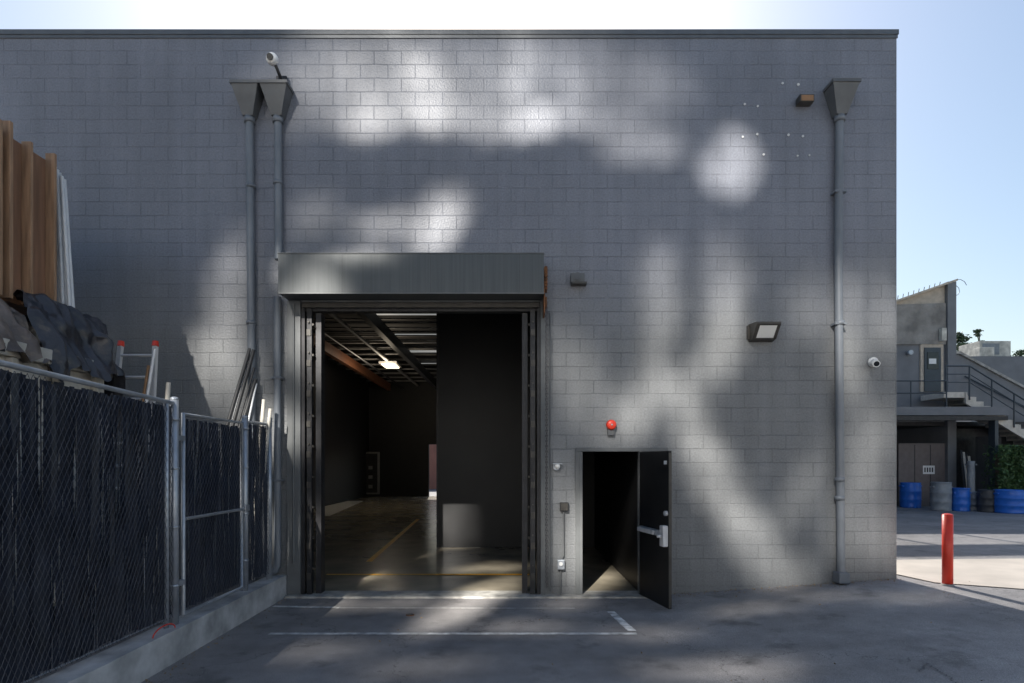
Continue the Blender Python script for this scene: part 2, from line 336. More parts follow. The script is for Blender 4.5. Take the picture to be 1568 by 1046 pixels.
for i in range(24):
    a=i/24*2*math.pi; bm_box(bm,0.47,0.505,-0.2+.17*math.cos(a)-.012,-0.2+.17*math.cos(a)+.012,4.62+.17*math.sin(a)-.012,4.62+.17*math.sin(a)+.012)
mesh_obj('sprocket_teeth',bm,M_rust,D)
box('hoist_bracket',0.456,0.472,-0.34,-0.02,4.1,4.75,M_rust,D)
bm=bmesh.new()
for s in (0,1):
    for i in range(108):
        z=4.28-i*0.038; r=0.010; yy=-0.12-0.16*s
        a=math.pi/2*(i%2)
        for k in range(2):
            o=(r*(1 if k else -1)); ox=o*math.cos(a); oy=o*math.sin(a)
            bm_cyl(bm,(0.5+ox,yy+oy,z),(0.5+ox,yy+oy,z-0.034),0.004,seg=5,cap=False)
mesh_obj('hoist_chain',bm,M_steel,D)
tube('side_conduit',[(L0-0.10,-0.06,0.5),(L0-0.10,-0.06,4.3)],0.016,M_frame,D)

# ---------------------------------------------------------------- pedestrian door
E=empty('metal_door')
box('frame_left',P0,P0+0.05,-0.03,0.19,0.03,PZ-0.001,M_frame,E,0.004)
box('frame_right',P1-0.03,P1+0.02,-0.03,-0.003,0.03,PZ-0.001,M_frame,E)
box('frame_head',P0-0.05,P1+0.40,-0.035,-0.003,PZ,PZ+0.055,M_frame,E,0.004)
box('frame_casing_left',P0-0.05,P0-0.002,-0.03,-0.003,0.03,PZ-0.001,M_frame,E)
leaf=empty('door_leaf_pivot',(1.895,-0.045,0)); leaf.parent=E
leaf.rotation_euler=(0,0,math.atan2(-0.89,0.19))
box('door_leaf',0,0.91,-0.022,0.022,0.04,2.13,M_black,leaf,0.004)
box('leaf_edge_strip',0.911,0.916,-0.02,0.02,0.06,2.1,M_bronze,leaf)
box('panic_bar_case',0.10,0.86,-0.075,-0.023,0.98,1.06,M_galv,leaf,0.01)
box('panic_bar_push',0.12,0.62,-0.115,-0.078,0.99,1.05,M_alu,leaf,0.01)
box('lock_case',0.80,0.905,-0.10,-0.023,0.86,1.14,M_alu,leaf,0.012)
cyl('lock_lever',(0.86,-0.11,1.0),(0.86,-0.16,1.0),0.02,M_alu,leaf)
cyl('deadbolt',(0.87,-0.023,1.30),(0.87,-0.06,1.30),0.035,M_alu,leaf)
for z in (0.3,1.1,1.9): cyl('hinge_%d'%int(z*10),(0,0.03,z-.06),(0,0.03,z+.06),0.014,M_galv,leaf,seg=10)
box('warning_sticker',0.78,0.86,-0.0245,-0.023,1.95,2.0,M_white,leaf)

# ---------------------------------------------------------------- wall fixtures
def wx(x): return WX(x,CD)
def wz(y): return WZ(y,CD)
def downspout(name,x,yt,pts):
    e=empty(name); X=wx(x); Zt=wz(yt); Zb=wz(yt+40)
    bm=bmesh.new(); w0,w1=0.19,0.075; d=0.26
    tv=[bm.verts.new(p) for p in ((X-w0,-d,Zt),(X+w0,-d,Zt),(X+w0,-.004,Zt),(X-w0,-.004,Zt))]
    bv=[bm.verts.new(p) for p in ((X-w1,-.15,Zb),(X+w1,-.15,Zb),(X+w1,-.01,Zb),(X-w1,-.01,Zb))]
    for i in range(4): bm.faces.new((tv[i],bv[i],bv[(i+1)%4],tv[(i+1)%4]))
    bm.faces.new(tv); bm.faces.new(bv[::-1]); bmesh.ops.recalc_face_normals(bm,faces=bm.faces)
    mesh_obj('leader_head',bm,M_head,e)
    box('leader_head_rim',X-w0-.015,X+w0+.015,-d-.015,-.004,Zt+0.001,Zt+0.045,M_head,e)
    cyl('collar',(X,-.08,Zb-.08),(X,-.08,Zb+.0),0.075,M_pipe,e)
    tube('pipe',[(p[0],-0.08,p[1]) if len(p)==2 else p for p in [(X,Zb-.05)]+pts],0.056,M_pipe,e,6)
    return e,X
e,X=downspout('downspout',386,145,[(wx(389),3.4),(wx(389),0.1)])
for z in (6.0,4.0,2.2): cyl('coupling',(wx(388),-.08,z),(wx(388),-.08,z+.05),0.066,M_pipe,e)
e,X=downspout('downspout',429,145,[(wx(430),5.0),(wx(430),4.95)])
cyl('coupling',(X,-.08,6.05),(X,-.08,6.1),0.066,M_pipe,e)
tube('lower_pipe',[(wx(428),-0.08,4.4),(wx(428),-.08,.55),(wx(428),-.09,.45),(wx(426),-.10,.40),(wx(415),-.12,.36),(wx(405),-.14,.35)],0.052,M_pipe,e,6)
for z in (3.2,1.7): box('pipe_strap',wx(428)-.08,wx(428)+.08,-.135,-.003,z,z+.03,M_pipe,e)
e,X=downspout('downspout',1281,143,[(wx(1279),5.0),(wx(1283),0.5),(wx(1283),0.42),(wx(1284),-.13,.3)])
for y in (500,737,765): cyl('coupling',(wx(1281),-.08,wz(y)),(wx(1281),-.08,wz(y)+.06),0.068,M_pipe,e)
for y in (300,500): box('pipe_strap',wx(1280)-.085,wx(1280)+.085,-.137,-.003,wz(y),wz(y)+.03,M_pipe,e)
box('pipe_shoe',wx(1283)-.09,wx(1283)+.07,-.2,-.01,.22,.38,M_pipe,e,0.02)

e=empty('security_camera')
box('mount_plate',wx(424),wx(440),-.03,-.003,wz(140),wz(118),M_steel,e,.004)
tube('mount_arm',[(wx(436),-.03,wz(133)),(wx(436),-.2,wz(128)),(wx(432),-.26,wz(116))],0.022,M_steel,e)
ball('camera_dome',(wx(429),-.28,wz(111)),0.085,M_white,e)
cyl('lens_ring',(wx(429),-.34,wz(111)-.01),(wx(428.5),-.368,wz(111)-.02),0.045,M_glassd,e)
e=empty('security_camera')
cyl('mount_base',(wx(1335),-.003,wz(555)),(wx(1335),-.05,wz(555)),0.07,M_white,e)
cyl('camera_body',(wx(1334),-.05,wz(556)),(wx(1328),-.22,wz(561)),0.05,M_white,e)
cyl('lens',(wx(1328),-.221,wz(561)),(wx(1327.8),-.226,wz(561.2)),0.036,M_glassd,e)
ball('joint',(wx(1333),-.06,wz(557)),0.055,M_white,e)
e=empty('wall_floodlight')
x0,x1=wx(1146),wx(1182)
bm=bmesh.new()
v=[(-.003,wz(497)),(-.30,wz(500)),(-.30,wz(503)),(-.14,wz(522)),(-.003,wz(524))]
a=[bm.verts.new((x0,y,z)) for y,z in v]; b=[bm.verts.new((x1,y,z)) for y,z in v]
bm.faces.new(a); bm.faces.new(b[::-1])
for i in range(5): bm.faces.new((a[i],a[(i+1)%5],b[(i+1)%5],b[i]))
bmesh.ops.recalc_face_normals(bm,faces=bm.faces); mesh_obj('housing',bm,M_bronze,e)
bm=bmesh.new()
nn=Vector((0,-(wz(503)-wz(522)),-(.16))).normalized()*0.006
q=[(x0+.05,-.285,wz(505)),(x1-.05,-.285,wz(505)),(x1-.05,-.15,wz(520.5)),(x0+.05,-.15,wz(520.5))]
bm.faces.new([bm.verts.new(Vector(p)+nn) for p in q]); mesh_obj('lens',bm,M_lens,e)
box('mount_plate',x0-.03,x0+.0,-.05,-.003,wz(520),wz(500),M_bronze,e)
e=empty('wall_lamp')
box('housing',wx(1218),wx(1240),-.14,-.003,wz(164),wz(153),M_bronze,e,.01)
box('lens',wx(1220),wx(1238),-.147,-.141,wz(163),wz(155),M_orange,e)
e=empty('wall_speaker')
box('back_box',wx(873),wx(894),-.10,-.003,wz(435),wz(421),M_frame,e,.01)
box('lower_plate',wx(874),wx(897),-.14,-.003,wz(438.5),wz(435.5),M_bronze,e,.003)
cyl('horn',(wx(883),-.10,wz(427)),(wx(883),-.13,wz(427)),0.045,M_head,e,r1=.055)
e=empty('alarm_bell')
cyl('gong',(wx(935),-.05,wz(651)),(wx(935),-.09,wz(651)),0.078,M_red,e,r1=.068)
ball('gong_dome',(wx(935),-.085,wz(651)),0.07,M_red,e,(1,.4,1))
cyl('back_plate',(wx(935),-.003,wz(651)),(wx(935),-.05,wz(651)),0.05,M_red,e)
cyl('center_bolt',(wx(935),-.11,wz(651)),(wx(935),-.125,wz(651)),0.012,M_galv,e)
box('striker_label',wx(930),wx(940),-.06,-.003,wz(667),wz(658),M_head,e,.004)
e=empty('motion_sensor')
cyl('base',(wx(852),-.003,wz(715)),(wx(852),-.06,wz(715)),0.05,M_galv,e)
ball('eye',(wx(853),-.07,wz(714)),0.04,M_lens,e); box('cap',wx(846),wx(860),-.1,-.003,wz(711),wz(709.5),M_galv,e)
e=empty('electrical_outlet_conduit')
box('switch_box',wx(857),wx(870),-.07,-.003,wz(782),wz(769),M_steel,e,.006)
box('switch_plate',wx(858),wx(869),-.078,-.071,wz(781),wz(770),M_bronze,e)
tube('conduit',[(wx(863),-.03,wz(782)),(wx(863),-.03,wz(850)),(wx(859),-.03,wz(857))],0.012,M_frame,e)
box('outlet_box',wx(853),wx(864),-.08,-.003,wz(871),wz(856),M_galv,e,.012)
cyl('plug',(wx(858),-.08,wz(862)),(wx(858),-.11,wz(862)),.028,M_white,e)
tube('conduit_lower',[(wx(858),-.03,wz(871)),(wx(858),-.03,wz(911))],0.012,M_frame,e)
tube('conduit_tall',[(wx(842),-.03,wz(480)),(wx(842),-.03,wz(905))],0.009,M_frame,e)
e=empty('anchor_bolts')
bm=bmesh.new()
for x,y in ((1198,128),(1222,130),(1140,160),(1160,163),(1137,210),(1159,206),(1207,207),(1229,209),(1169,237),(1221,239),(1239,238)):
    bm_cyl(bm,(wx(x),-.003,wz(y)),(wx(x),-.012,wz(y)),random.uniform(.013,.021),seg=7)
mesh_obj('bolt_heads',bm,pm('bolt_cap',(0.6,0.6,0.6),0.5),e)

# ---------------------------------------------------------------- fence
C=empty('concrete_curb')
bm=bmesh.new(); N=60
for i in range(N):
    y0_=-12+i*(11.98/N); bm_box(bm,-3.58,-3.32,y0_,y0_+11.98/N,-0.2,0.32)
bmesh.ops.remove_doubles(bm,verts=bm.verts,dist=.0001)
bm.normal_update()
mids=[f for f in bm.faces if abs(f.normal.y)>.9 and -11.99<f.calc_center_median().y<-.03]
bmesh.ops.delete(bm,geom=mids,context='FACES')
for v in bm.verts:
    if v.co.z>.3 and v.co.x>-3.4: v.co.x+=.012*mn.noise(Vector((v.co.y*3,0,0)))-.008*abs(mn.noise(Vector((v.co.y*11,2,0)))); v.co.z-=.012*abs(mn.noise(Vector((v.co.y*5,5,0))))
bmesh.ops.recalc_face_normals(bm,faces=bm.faces)
mesh_obj('curb_body',bm,M_conc,C)
FX=-3.45
def fencepanel(name,y0,y1,z0,z1,e,pitch=0.052,z1b=None):
    V=[];Fc=[]; z1b=z1 if z1b is None else z1b
    def ztop(y): return z1+(z1b-z1)*(y-y0)/(y1-y0)
    h=0.05; n=int((y1-y0)/pitch); r=.0022
    def seg(p,q,za,zb):
        x=FX+.018; k=len(V)
        for (yy,zz) in ((p,za),(q,zb)):
            V.extend([(x+r,yy,zz),(x-r*.5,yy+r,zz),(x-r*.5,yy-r,zz)])
        for i in range(3): Fc.append((k+i,k+(i+1)%3,k+3+(i+1)%3,k+3+i))
    for i in range(n+1):
        y=y0+i*pitch; nz=int((ztop(y)-z0)/h)
        for j in range(nz):
            a=y if j%2==0 else y+pitch/2; b=y+pitch/2 if j%2==0 else y
            for (p,q) in ((a,b),(2*y-a,2*y-b)):
                if min(p,q)<y0 or max(p,q)>y1: continue
                seg(p,q,z0+j*h,z0+(j+1)*h)
    me=bpy.data.meshes.new(name+'_wire'); me.from_pydata(V,[],Fc); me.materials.append(M_wire)
    o=bpy.data.objects.new(name+'_wire',me); S.collection.objects.link(o); o.parent=e
    V=[];Fc=[]; y=y0+0.01
    while y<y1-0.02:
        w=0.0235; zt=ztop(y)-random.uniform(0.01,0.04); zb=z0+random.uniform(0.0,0.04)
        ph=random.uniform(0,6.28); am=random.uniform(0.001,0.006); tw=random.uniform(-.5,.5)
        for k in range(15):
            z=zb+(zt-zb)*k/14; o=am*math.sin(z*9+ph); t=tw*math.sin(z*2.3+ph)
            V.append((FX-0.006+o*0.6-w*math.sin(t),y-w*math.cos(t)+o,z)); V.append((FX-0.006+o*0.6+w*math.sin(t),y+w*math.cos(t)+o,z))
            m=len(V)
            if k: Fc.append((m-4,m-3,m-1,m-2))
        y+=0.038
    me=bpy.data.meshes.new(name+'_slats'); me.from_pydata(V,[],Fc); me.materials.append(M_slat)
    o=bpy.data.objects.new(name+'_slats',me); S.collection.objects.link(o); o.parent=e
e=empty('chain_link_fence')
fencepanel('main_panel',-7.5,-2.70,0.40,2.70,e,z1b=2.55)
fencepanel('end_panel',-1.04,-0.38,0.40,2.5,e)
for i,y in enumerate((-7.5,-5.2)): cyl('post_%d'%i,(FX-.04,y,.32),(FX-.04,y,2.66),0.03,M_galv,e)
for i,(y,zt) in enumerate(((-2.66,2.62),(-1.09,2.56),(-.34,2.60))):
    cyl('main_post_%d'%i,(FX,y,.32),(FX,y,zt),0.040,M_galv,e); ball('post_cap_%d'%i,(FX,y,zt),0.043,M_galv,e,(1,1,.6))
cyl('end_post_companion',(FX,-2.80,.32),(FX,-2.80,2.56),0.025,M_galv,e)
tube('top_rail',[(FX,-7.5,2.73),(FX,-2.66,2.575)],0.022,M_galv,e); tube('end_top_rail',[(FX,-1.09,2.5),(FX,-.34,2.52)],0.02,M_galv,e)
tube('bottom_wire',[(FX,-7.5,.42),(FX,-2.7,.41)],0.006,M_galv,e)
for z in (.7,1.3,1.9,2.4):
    for i,y in enumerate((-2.66,-1.09)): cyl('post_clamp',(FX,y,z),(FX,y,z+.025),0.047,M_galv,e)
g=empty('fence_gate')
fencepanel('gate_panel',-2.47,-1.20,0.42,2.45,g,0.06)
tube('gate_frame',[(FX,-2.50,.38),(FX,-2.50,2.48),(FX,-1.18,2.48),(FX,-1.18,.38),(FX,-2.50,.38)],0.022,M_galv,g)
tube('gate_mid_rail',[(FX+.02,-2.50,1.38),(FX+.02,-1.18,1.38)],0.018,M_galv,g)
for z in (.7,2.2): box('gate_hinge_%d'%int(z*10),FX-.02,FX+.03,-2.64,-2.52,z,z+.05,M_galv,g)
box('gate_latch',FX-.03,FX+.05,-1.17,-1.06,1.35,1.43,M_galv,g,.01)
tube('cable_loop',[(FX+.1,-3.0-.18*math.cos(i/12*math.pi),.33+.07*math.sin(i/12*math.pi)) for i in range(13)],0.006,M_red,e)

# ---------------------------------------------------------------- things behind fence
U=empty('dumpster')
box('body',-7.6,-5.15,-7,-1.25,.35,3.05,M_offw,U,.02)
box('top_rail',-7.65,-5.08,-7,-1.20,3.05,3.22,M_offw,U,.015)
box('mid_rail',-5.148,-5.10,-7,-1.25,2.2,2.3,M_offw,U,.01)
for i in range(10): box('side_rib_%d'%i,-5.148,-5.07,-6.9+i*.6,-6.82+i*.6,.4,3.04,M_offw,U,.005)
for i in range(9): box('rail_slot_%d'%i,-5.079,-5.074,-4.4+i*.38,-4.3+i*.38,3.08,3.17,M_steel,U)
for i,y in enumerate((-6,-2)): cyl('wheel_%d'%i,(-5.6,y,.18),(-5.3,y,.18),.18,M_blk,U)
K=empty('wooden_crate')
box('plywood_body',-8.5,-5.56,-7.2,-1.62,3.75,5.58,M_ply,K)
for i,(y,w) in enumerate(((-4.6,.03),(-3.9,.03),(-3.25,.03),(-2.80,.022),(-2.52,.022),(-2.40,.022),(-2.27,.022),(-2.0,.018),(-1.66,.02))):
    box('stud_%d'%i,-5.558,-5.45,y-w,y+w,3.76,5.59+random.uniform(0,.10),M_stud,K,.004)
box('top_plate',-5.562,-5.48,-7.2,-2.85,5.60,5.66,M_stud,K)
box('mid_plate',-5.558,-5.50,-7.2,-2.85,4.62,4.70,M_ply,K)
for i in range(4): box('end_stud_%d'%i,-8.3+i*.85,-8.2+i*.85,-1.618,-1.56,3.76,5.57,M_stud,K)
P=empty('plastic_pipe_bundle')
for i in range(5):
    dd=7.15-.05*(i%2)
    tube('pipe_%d'%i,[(WX(84+i*3.6,dd),dd-CD,WZ(255+i*5,dd)),(WX(93+i*5.2,dd),dd-CD,WZ(500,dd))],0.021,M_pvc,P)
def tarp(name,y_a,y_b,x_a,x_b,z0,mat,seed,NX=40,NY=80,hang=.5,amp=1.0):
    bm=bmesh.new(); grid=[]
    for i in range(NX+1):
        row=[]
        for j in range(NY+1):
            u=i/NX; vv=j/NY
            y=y_a+vv*(y_b-y_a); x=x_a+u*(x_b-x_a)
            z=z0+amp*(.12*mn.noise(Vector((x*1.6,y*1.4,seed)))+.12*mn.noise(Vector((x*5,y*4,seed+3)))+.07*(1-abs(mn.noise(Vector((x*9,y*7,seed))))*3))
            drop=max(0,(u-.62)/.38); z-=(hang+.3*mn.noise(Vector((y*2.1,4,seed+7))))*drop**1.3
            de=max(0,(vv-.85)/.15); z-=hang*1.2*de**1.2*(1+.5*mn.noise(Vector((x*3,2,seed))))
            fold=.09*(abs(mn.noise(Vector((y*5,z*1.5,seed+5))))*2-.4)+.05*mn.noise(Vector((y*13,z*2,9)))
            x2=x-(drop*.25*(x_b-x_a)*.38)+fold*(1+drop*1.2)
            row.append(bm.verts.new((x2,y-de*.12+.06*mn.noise(Vector((x*9,z*5,seed+2))),z)))
        grid.append(row)
    for i in range(NX):
        for j in range(NY): bm.faces.new((grid[i][j],grid[i+1][j],grid[i+1][j+1],grid[i][j+1]))
    mesh_obj(name,bm,mat,None,True)
tarp('tarpaulin',-6.5,-1.75,-6.6,-4.93,3.84,M_tarp,1,hang=.72,amp=.75)
tarp('tarpaulin',-2.25,-0.90,-6.4,-4.80,3.82,M_tarpd,5,NY=40,hang=.85,amp=.65)
def ladder(name,bl,br,tl,tr,n,tipmat):
    e=empty(name); bl,br,tl,tr=map(Vector,(bl,br,tl,tr))
    for s,(a,b) in (('left',(bl,tl)),('right',(br,tr))):
        d=(b-a); bm=bmesh.new()
        bm_cyl(bm,a,b,.038,.038,seg=4); mesh_obj('stile_'+s,bm,M_alu,e)
        bm=bmesh.new(); bm_cyl(bm,b-d.normalized()*.02,b+d.normalized()*.05,.045,.038,seg=8); mesh_obj('tip_'+s,bm,tipmat,e)
    for i in range(n):
        t=(i+.5)/n; bm=bmesh.new(); bm_cyl(bm,bl.lerp(tl,t),br.lerp(tr,t),.02,seg=8); mesh_obj('rung_%d'%i,bm,M_alu,e)
dd=7.85
ladder('stepladder',(WX(172,dd),-1.1,.3),(WX(160,dd)+.75,-1.1,.3),(WX(185,dd),-.75,WZ(528,dd)),(WX(238,dd),-.75,WZ(528,dd)),11,M_red)
e=empty('extension_ladder_rail')
tube('rail',[(WX(205,7.7),-1.2,.5),(WX(237,7.7),-.9,WZ(535,7.7))],0.022,M_alu,e)
tube('rail_lower',[(WX(198,7.7),-1.2,.5),(WX(228,7.7),-.9,WZ(560,7.7))],0.022,M_orange,e)
e=empty('leaning_pole_bundle')
for i,(xb,xt,yt,m) in enumerate(((352,374,530,M_blk),(360,380,532,M_blk),(366,381,560,M_steel),(357,372,548,M_pvc),(378,384,585,M_pvc),(371,383,578,M_blk))):
    d=8.3
    zt=WZ(yt,d); zb=WZ(640,d)
    X0=WX(xb,d); X1=WX(xt,d); k=(0.3-zb)/(zt-zb)
    tube('pole_%d'%i,[(X0+(X1-X0)*k,-.75,.3),(X1,-.12,zt)],.026 if m is M_blk else .014,m,e)
e=empty('leaning_timber_offcut')
for i,(xb,yb,xt,yt) in enumerate(((398,642,404,612),(405,644,414,626),(262,640,258,586))):
    d=8.2 if i<2 else 6.6
    tube('offcut_%d'%i,[(WX(xb,d)-.1,d-CD-.15,.35),(WX(xt,d),d-CD,WZ(yt,d))],.025,M_offw,e)
# ---------------------------------------------------------------- ground odds and ends
e=empty('utility_cover'); x,y=G(628,942); cyl('ring',(x,y,-.01),(x,y,.007),.055,M_rust,e); cyl('lid',(x,y,-.01),(x,y,.010),.042,M_steel,e)
e=empty('bollard')
bz=gz(6.07,-.5); cyl('post',(6.07,-.5,bz-.1),(6.07,-.5,bz+.98),.066,M_red,e,seg=28); ball('cap',(6.07,-.5,bz+.98),.066,M_red,e,(1,1,.35)); cyl('base_collar',(6.07,-.5,bz-.05),(6.07,-.5,bz+.025),.078,M_sill,e)
bm=bmesh.new()
def leafq(bm,p,s):
    n=Vector((random.gauss(0,1),random.gauss(0,1),random.gauss(0,1))).normalized(); t=n.orthogonal().normalized(); b=n.cross(t)
    a=random.uniform(0,6.28); t2=t*math.cos(a)+b*math.sin(a); b2=n.cross(t2)
    bm.faces.new([bm.verts.new(p+t2*s),bm.verts.new(p+b2*s*.5),bm.verts.new(p-t2*s),bm.verts.new(p-b2*s*.5)])
for i in range(520):
    if random.random()<.55: x=random.uniform(1.9,5.7); y=-abs(random.gauss(0,.12))-.01
    elif random.random()<.6: x=-3.3+abs(random.gauss(0,.1)); y=random.uniform(-6,-.1)
    else: x=random.uniform(-3,8); y=random.uniform(-5,-.2)
    leafq(bm,Vector((x,y,gz(x,y)+.008)),random.uniform(.006,.018))
mesh_obj('fallen_leaves',bm,M_dry)

# ---------------------------------------------------------------- right background building
R=empty('neighbour_building'); d0=22.8; y0=d0-CD
def rx(x): return WX(x,d0)
def rz(y): return WZ(y,d0)
prism('main_wall',[(5.2,3.6),(rx(1447),3.6),(rx(1447),rz(468)),(5.2,rz(468))],y0,y0+.4,M_stucco,R)
prism('upper_panel',[(rx(1340),rz(528)),(rx(1446),rz(528)),(rx(1446),rz(465)),(rx(1340),rz(468))],y0-.08,y0-.003,M_tan,R)
prism('parapet_gable',[(5.2,rz(467.8)),(rx(1447),rz(467.8)),(rx(1447),rz(436)),(rx(1373),rz(462)),(5.2,rz(464))],y0+.02,y0+.35,M_trim,R)
box('corner_pier',rx(1447)+.002,rx(1460),y0-.15,y0+8,.0,rz(433),M_stucco,R)
prism('parapet_coping',[(rx(1366),rz(465)),(rx(1461),rz(432)),(rx(1461),rz(429)),(rx(1366),rz(462))],y0-.2,y0+.4,M_trim,R)
box('hidden_shade_screen',5.2,13.8,y0+.4,y0+.6,10.3,11.4,M_stucco,R)  # added out of sight behind the warehouse to cast a shadow band
for i in range(5): box('hidden_shade_post_%d'%i,5.4+i*2,5.5+i*2,y0+.61,y0+.71,rz(467),11.3,M_steel,R)  # supports for the added shadow caster
box('ground_floor_back',5.2,30,y0+3.5,y0+3.8,.0,3.6,M_stucco,R)
box('side_return',5.2,5.5,y0+.4,y0+3.5,.0,3.6,M_stucco,R)
box('landing_slab',5.2,rx(1492),y0-1.6,y0-.0,rz(641),rz(629),M_stucco,R)
box('landing_beam',5.2,rx(1492),y0-1.55,y0-1.35,rz(648),rz(642),M_steel,R)
box('soffit',5.2,30,y0+.0,y0+3.5,3.45,3.6,M_steel,R)
box('upper_door',rx(1408),rx(1443),y0-.06,y0-.003,rz(600),rz(528),M_trim,R)
box('upper_door_leaf',rx(1413),rx(1438),y0-.1,y0-.061,rz(600),rz(533),M_rail,R)
box('upper_door_window',rx(1417),rx(1434),y0-.12,y0-.101,rz(566),rz(540),M_glassd,R)
box('door_window_sign',rx(1419),rx(1430),y0-.13,y0-.121,rz(558),rz(550),M_white,R)
cyl('porch_lamp',(rx(1390),y0-.003,rz(541)),(rx(1390),y0-.2,rz(541)),.09,M_galv,R)
box('utility_box',rx(1434),rx(1441),y0-.3,y0-.13,rz(524),rz(505),M_offw,R)
prism('stair_parapet',[(rx(1460),rz(540)),(rx(1475),rz(540)),(rx(1640),rz(628)),(rx(1640),rz(705)),(rx(1460),rz(620))],y0+.3,y0+.5,M_stucco,R)
prism('stair_parapet_cap',[(rx(1460),rz(540)),(rx(1476),rz(540)),(rx(1640),rz(628)),(rx(1640),rz(624)),(rx(1477),rz(536.5)),(rx(1460),rz(536.5))],y0+.2,y0+.6,M_sill,R)
x=rx(1440); z=rz(607)
box('upper_platform',rx(1406),x,y0-1.35,y0-.14,z-.2,z,M_tread,R)
n=15; run=(rx(1600)-x)/n; rise=(z-rz(706))/n
for i in range(n):
    box('tread_%d'%i,x+i*run,x+(i+1)*run+.04,y0-1.3,y0-.15,z-(i+1)*rise-.07,z-(i+1)*rise,M_tread,R)
    box('riser_%d'%i,x+i*run-.02,x+i*run,y0-1.28,y0-.16,z-(i+1)*rise,z-i*rise-.06,M_sill,R)
top=[]
for i in range(n):
    top.append((x+i*run,z-(i+1)*rise-.02)); top.append((x+(i+1)*run,z-(i+1)*rise-.02))
pts=[(x-.1,z-.02)]+top+[(x+n*run,z-n*rise-.45),(x-.1,z-.42)]
prism('stringer',pts,y0-1.42,y0-1.31,M_tread,R)
for k,h in enumerate((.95,.65,.35)):
    tube('hand_rail_%d'%k,[(rx(1406),y0-1.45,z+h),(x,y0-1.45,z+h),(x+n*run,y0-1.45,z-n*rise+h)],.03 if k==0 else .018,M_rail,R)
for i in range(0,n+1,3): tube('rail_post_%d'%i,[(x+i*run,y0-1.45,z-i*rise-.3),(x+i*run,y0-1.45,z-i*rise+.95)],.028,M_rail,R)
tube('rail_post_a',[(rx(1406),y0-1.45,z),(rx(1406),y0-1.45,z+.95)],.028,M_rail,R)
tube('wall_rail',[(rx(1484),y0+.2,rz(575)),(rx(1640),y0+.2,rz(655))],.03,M_rail,R)
for k,h in enumerate((.95,.5)): tube('landing_rail_%d'%k,[(5.2,y0-1.55,rz(629)+h),(rx(1404),y0-1.55,rz(629)+h)],.025,M_rail,R)
for i in range(8): tube('landing_post_%d'%i,[(rx(1404)-i*1.3,y0-1.55,rz(629)),(rx(1404)-i*1.3,y0-1.55,rz(629)+.95)],.022,M_rail,R)
box('stair_pier',rx(1512),rx(1530),y0-.1,y0+.6,.2,rz(668),M_stucco,R)
box('carport_column',rx(1475),rx(1480),y0-1.5,y0-1.2,.2,rz(648),M_rail,R)
box('utility_doors',rx(1376),rx(1456),y0+.0,y0+.08,.25,rz(679),M_brown,R)
for xx in (1400,1424): box('door_gap_%d'%xx,rx(xx),rx(xx)+.03,y0-.006,y0-.001,.25,rz(681),M_steel,R)
box('number_sign',rx(1413),rx(1431),y0-.012,y0-.007,rz(726),rz(713),M_white,R)
for i in range(4): box('number_mark_%d'%i,rx(1415+i*3.8),rx(1417+i*3.8),y0-.016,y0-.013,rz(723),rz(716),M_steel,R)
box('low_kerb',5.5,rx(1424),y0-1.2,y0-.6,.2,rz(776),M_sill,R,.03)
box('carport_shadow_wall',rx(1456),30,y0+1.0,y0+1.2,.2,3.4,M_steel,R)  # near-black colour stands in for the shadow under the carport
tube('barbed_coil',[(rx(1466)+.28*math.cos(a*.6)+.02*a,y0-.1+.06*a,rz(438)+.28*math.sin(a*.6)) for a in range(0,30)],.012,M_galv,R)
for i in range(9): tube('spike_%d'%i,[(rx(1374+i*8),y0,rz(462-i*2.8)),(rx(1374+i*8)-.1,y0-.2,rz(455-i*2.6))],.012,M_steel,R)

def barrel(name,x,yb,yt,wpx,d,mat,lid=None):
    e=empty(name); X=WX(x,d); Y=d-CD; r=wpx/2*d/F; zb=gz(X,Y); zt=WZ(yt,d)
    h=zt-zb; bm=bmesh.new(); prof=[(0,.0),(.94,.0),(1,.03),(.97,.06),(1.0,.3),(1.04,.33),(1.0,.36),(1.0,.62),(1.04,.65),(1.0,.68),(.96,.95),(.98,1.0),(.85,1.0),(.82,.96),(0,.96)]
    N=24; rings=[]
    for rr,t in prof: rings.append([bm.verts.new((X+r*max(rr,.001)*math.cos(2*math.pi*k/N),Y+r*max(rr,.001)*math.sin(2*math.pi*k/N),zb+h*t)) for k in range(N)])
    for a,b in zip(rings,rings[1:]):
        for k in range(N): bm.faces.new((a[k],a[(k+1)%N],b[(k+1)%N],b[k]))
    mesh_obj('drum',bm,mat,e,True)
    if lid: cyl('lid',(X,Y,zt+.002),(X,Y,zt+.04),r*1.02,lid,e)
    for s in(-1,1): box('handle_%d'%s,X+s*r*1.0-.03,X+s*r*1.0+.03,Y-.1,Y+.1,zt-.16,zt-.1,mat,e,.01)
barrel('plastic_barrel',1394,776,739,28,22.0,M_blue)
barrel('trash_can',1441,787,740,27,20.6,M_greyb,M_greyb)
barrel('plastic_barrel',1471,790,749,24,20.4,M_blue,M_blue)
barrel('trash_can',1491,790,753,22,20.6,M_greyb)
barrel('trash_can',1512,795,750,26,20.0,M_darkb)
barrel('plastic_barrel',1547,802,750,42,19.6,M_blue)
barrel('trash_can',1487,780,706,10,21.6,M_greyb)
e=empty('leaning_planks')
for i in range(4): tube('plank_%d'%i,[(rx(1450+i*3),y0-1.0,.3),(rx(1459+i*4),y0-.4,rz(690+i*3))],.05,M_tread if i%2 else M_steel,e,1)
H=empty('ivy_hedge'); bm=bmesh.new()
hx0,hx1=WX(1526,21),WX(1620,21); hz1=WZ(682,21)
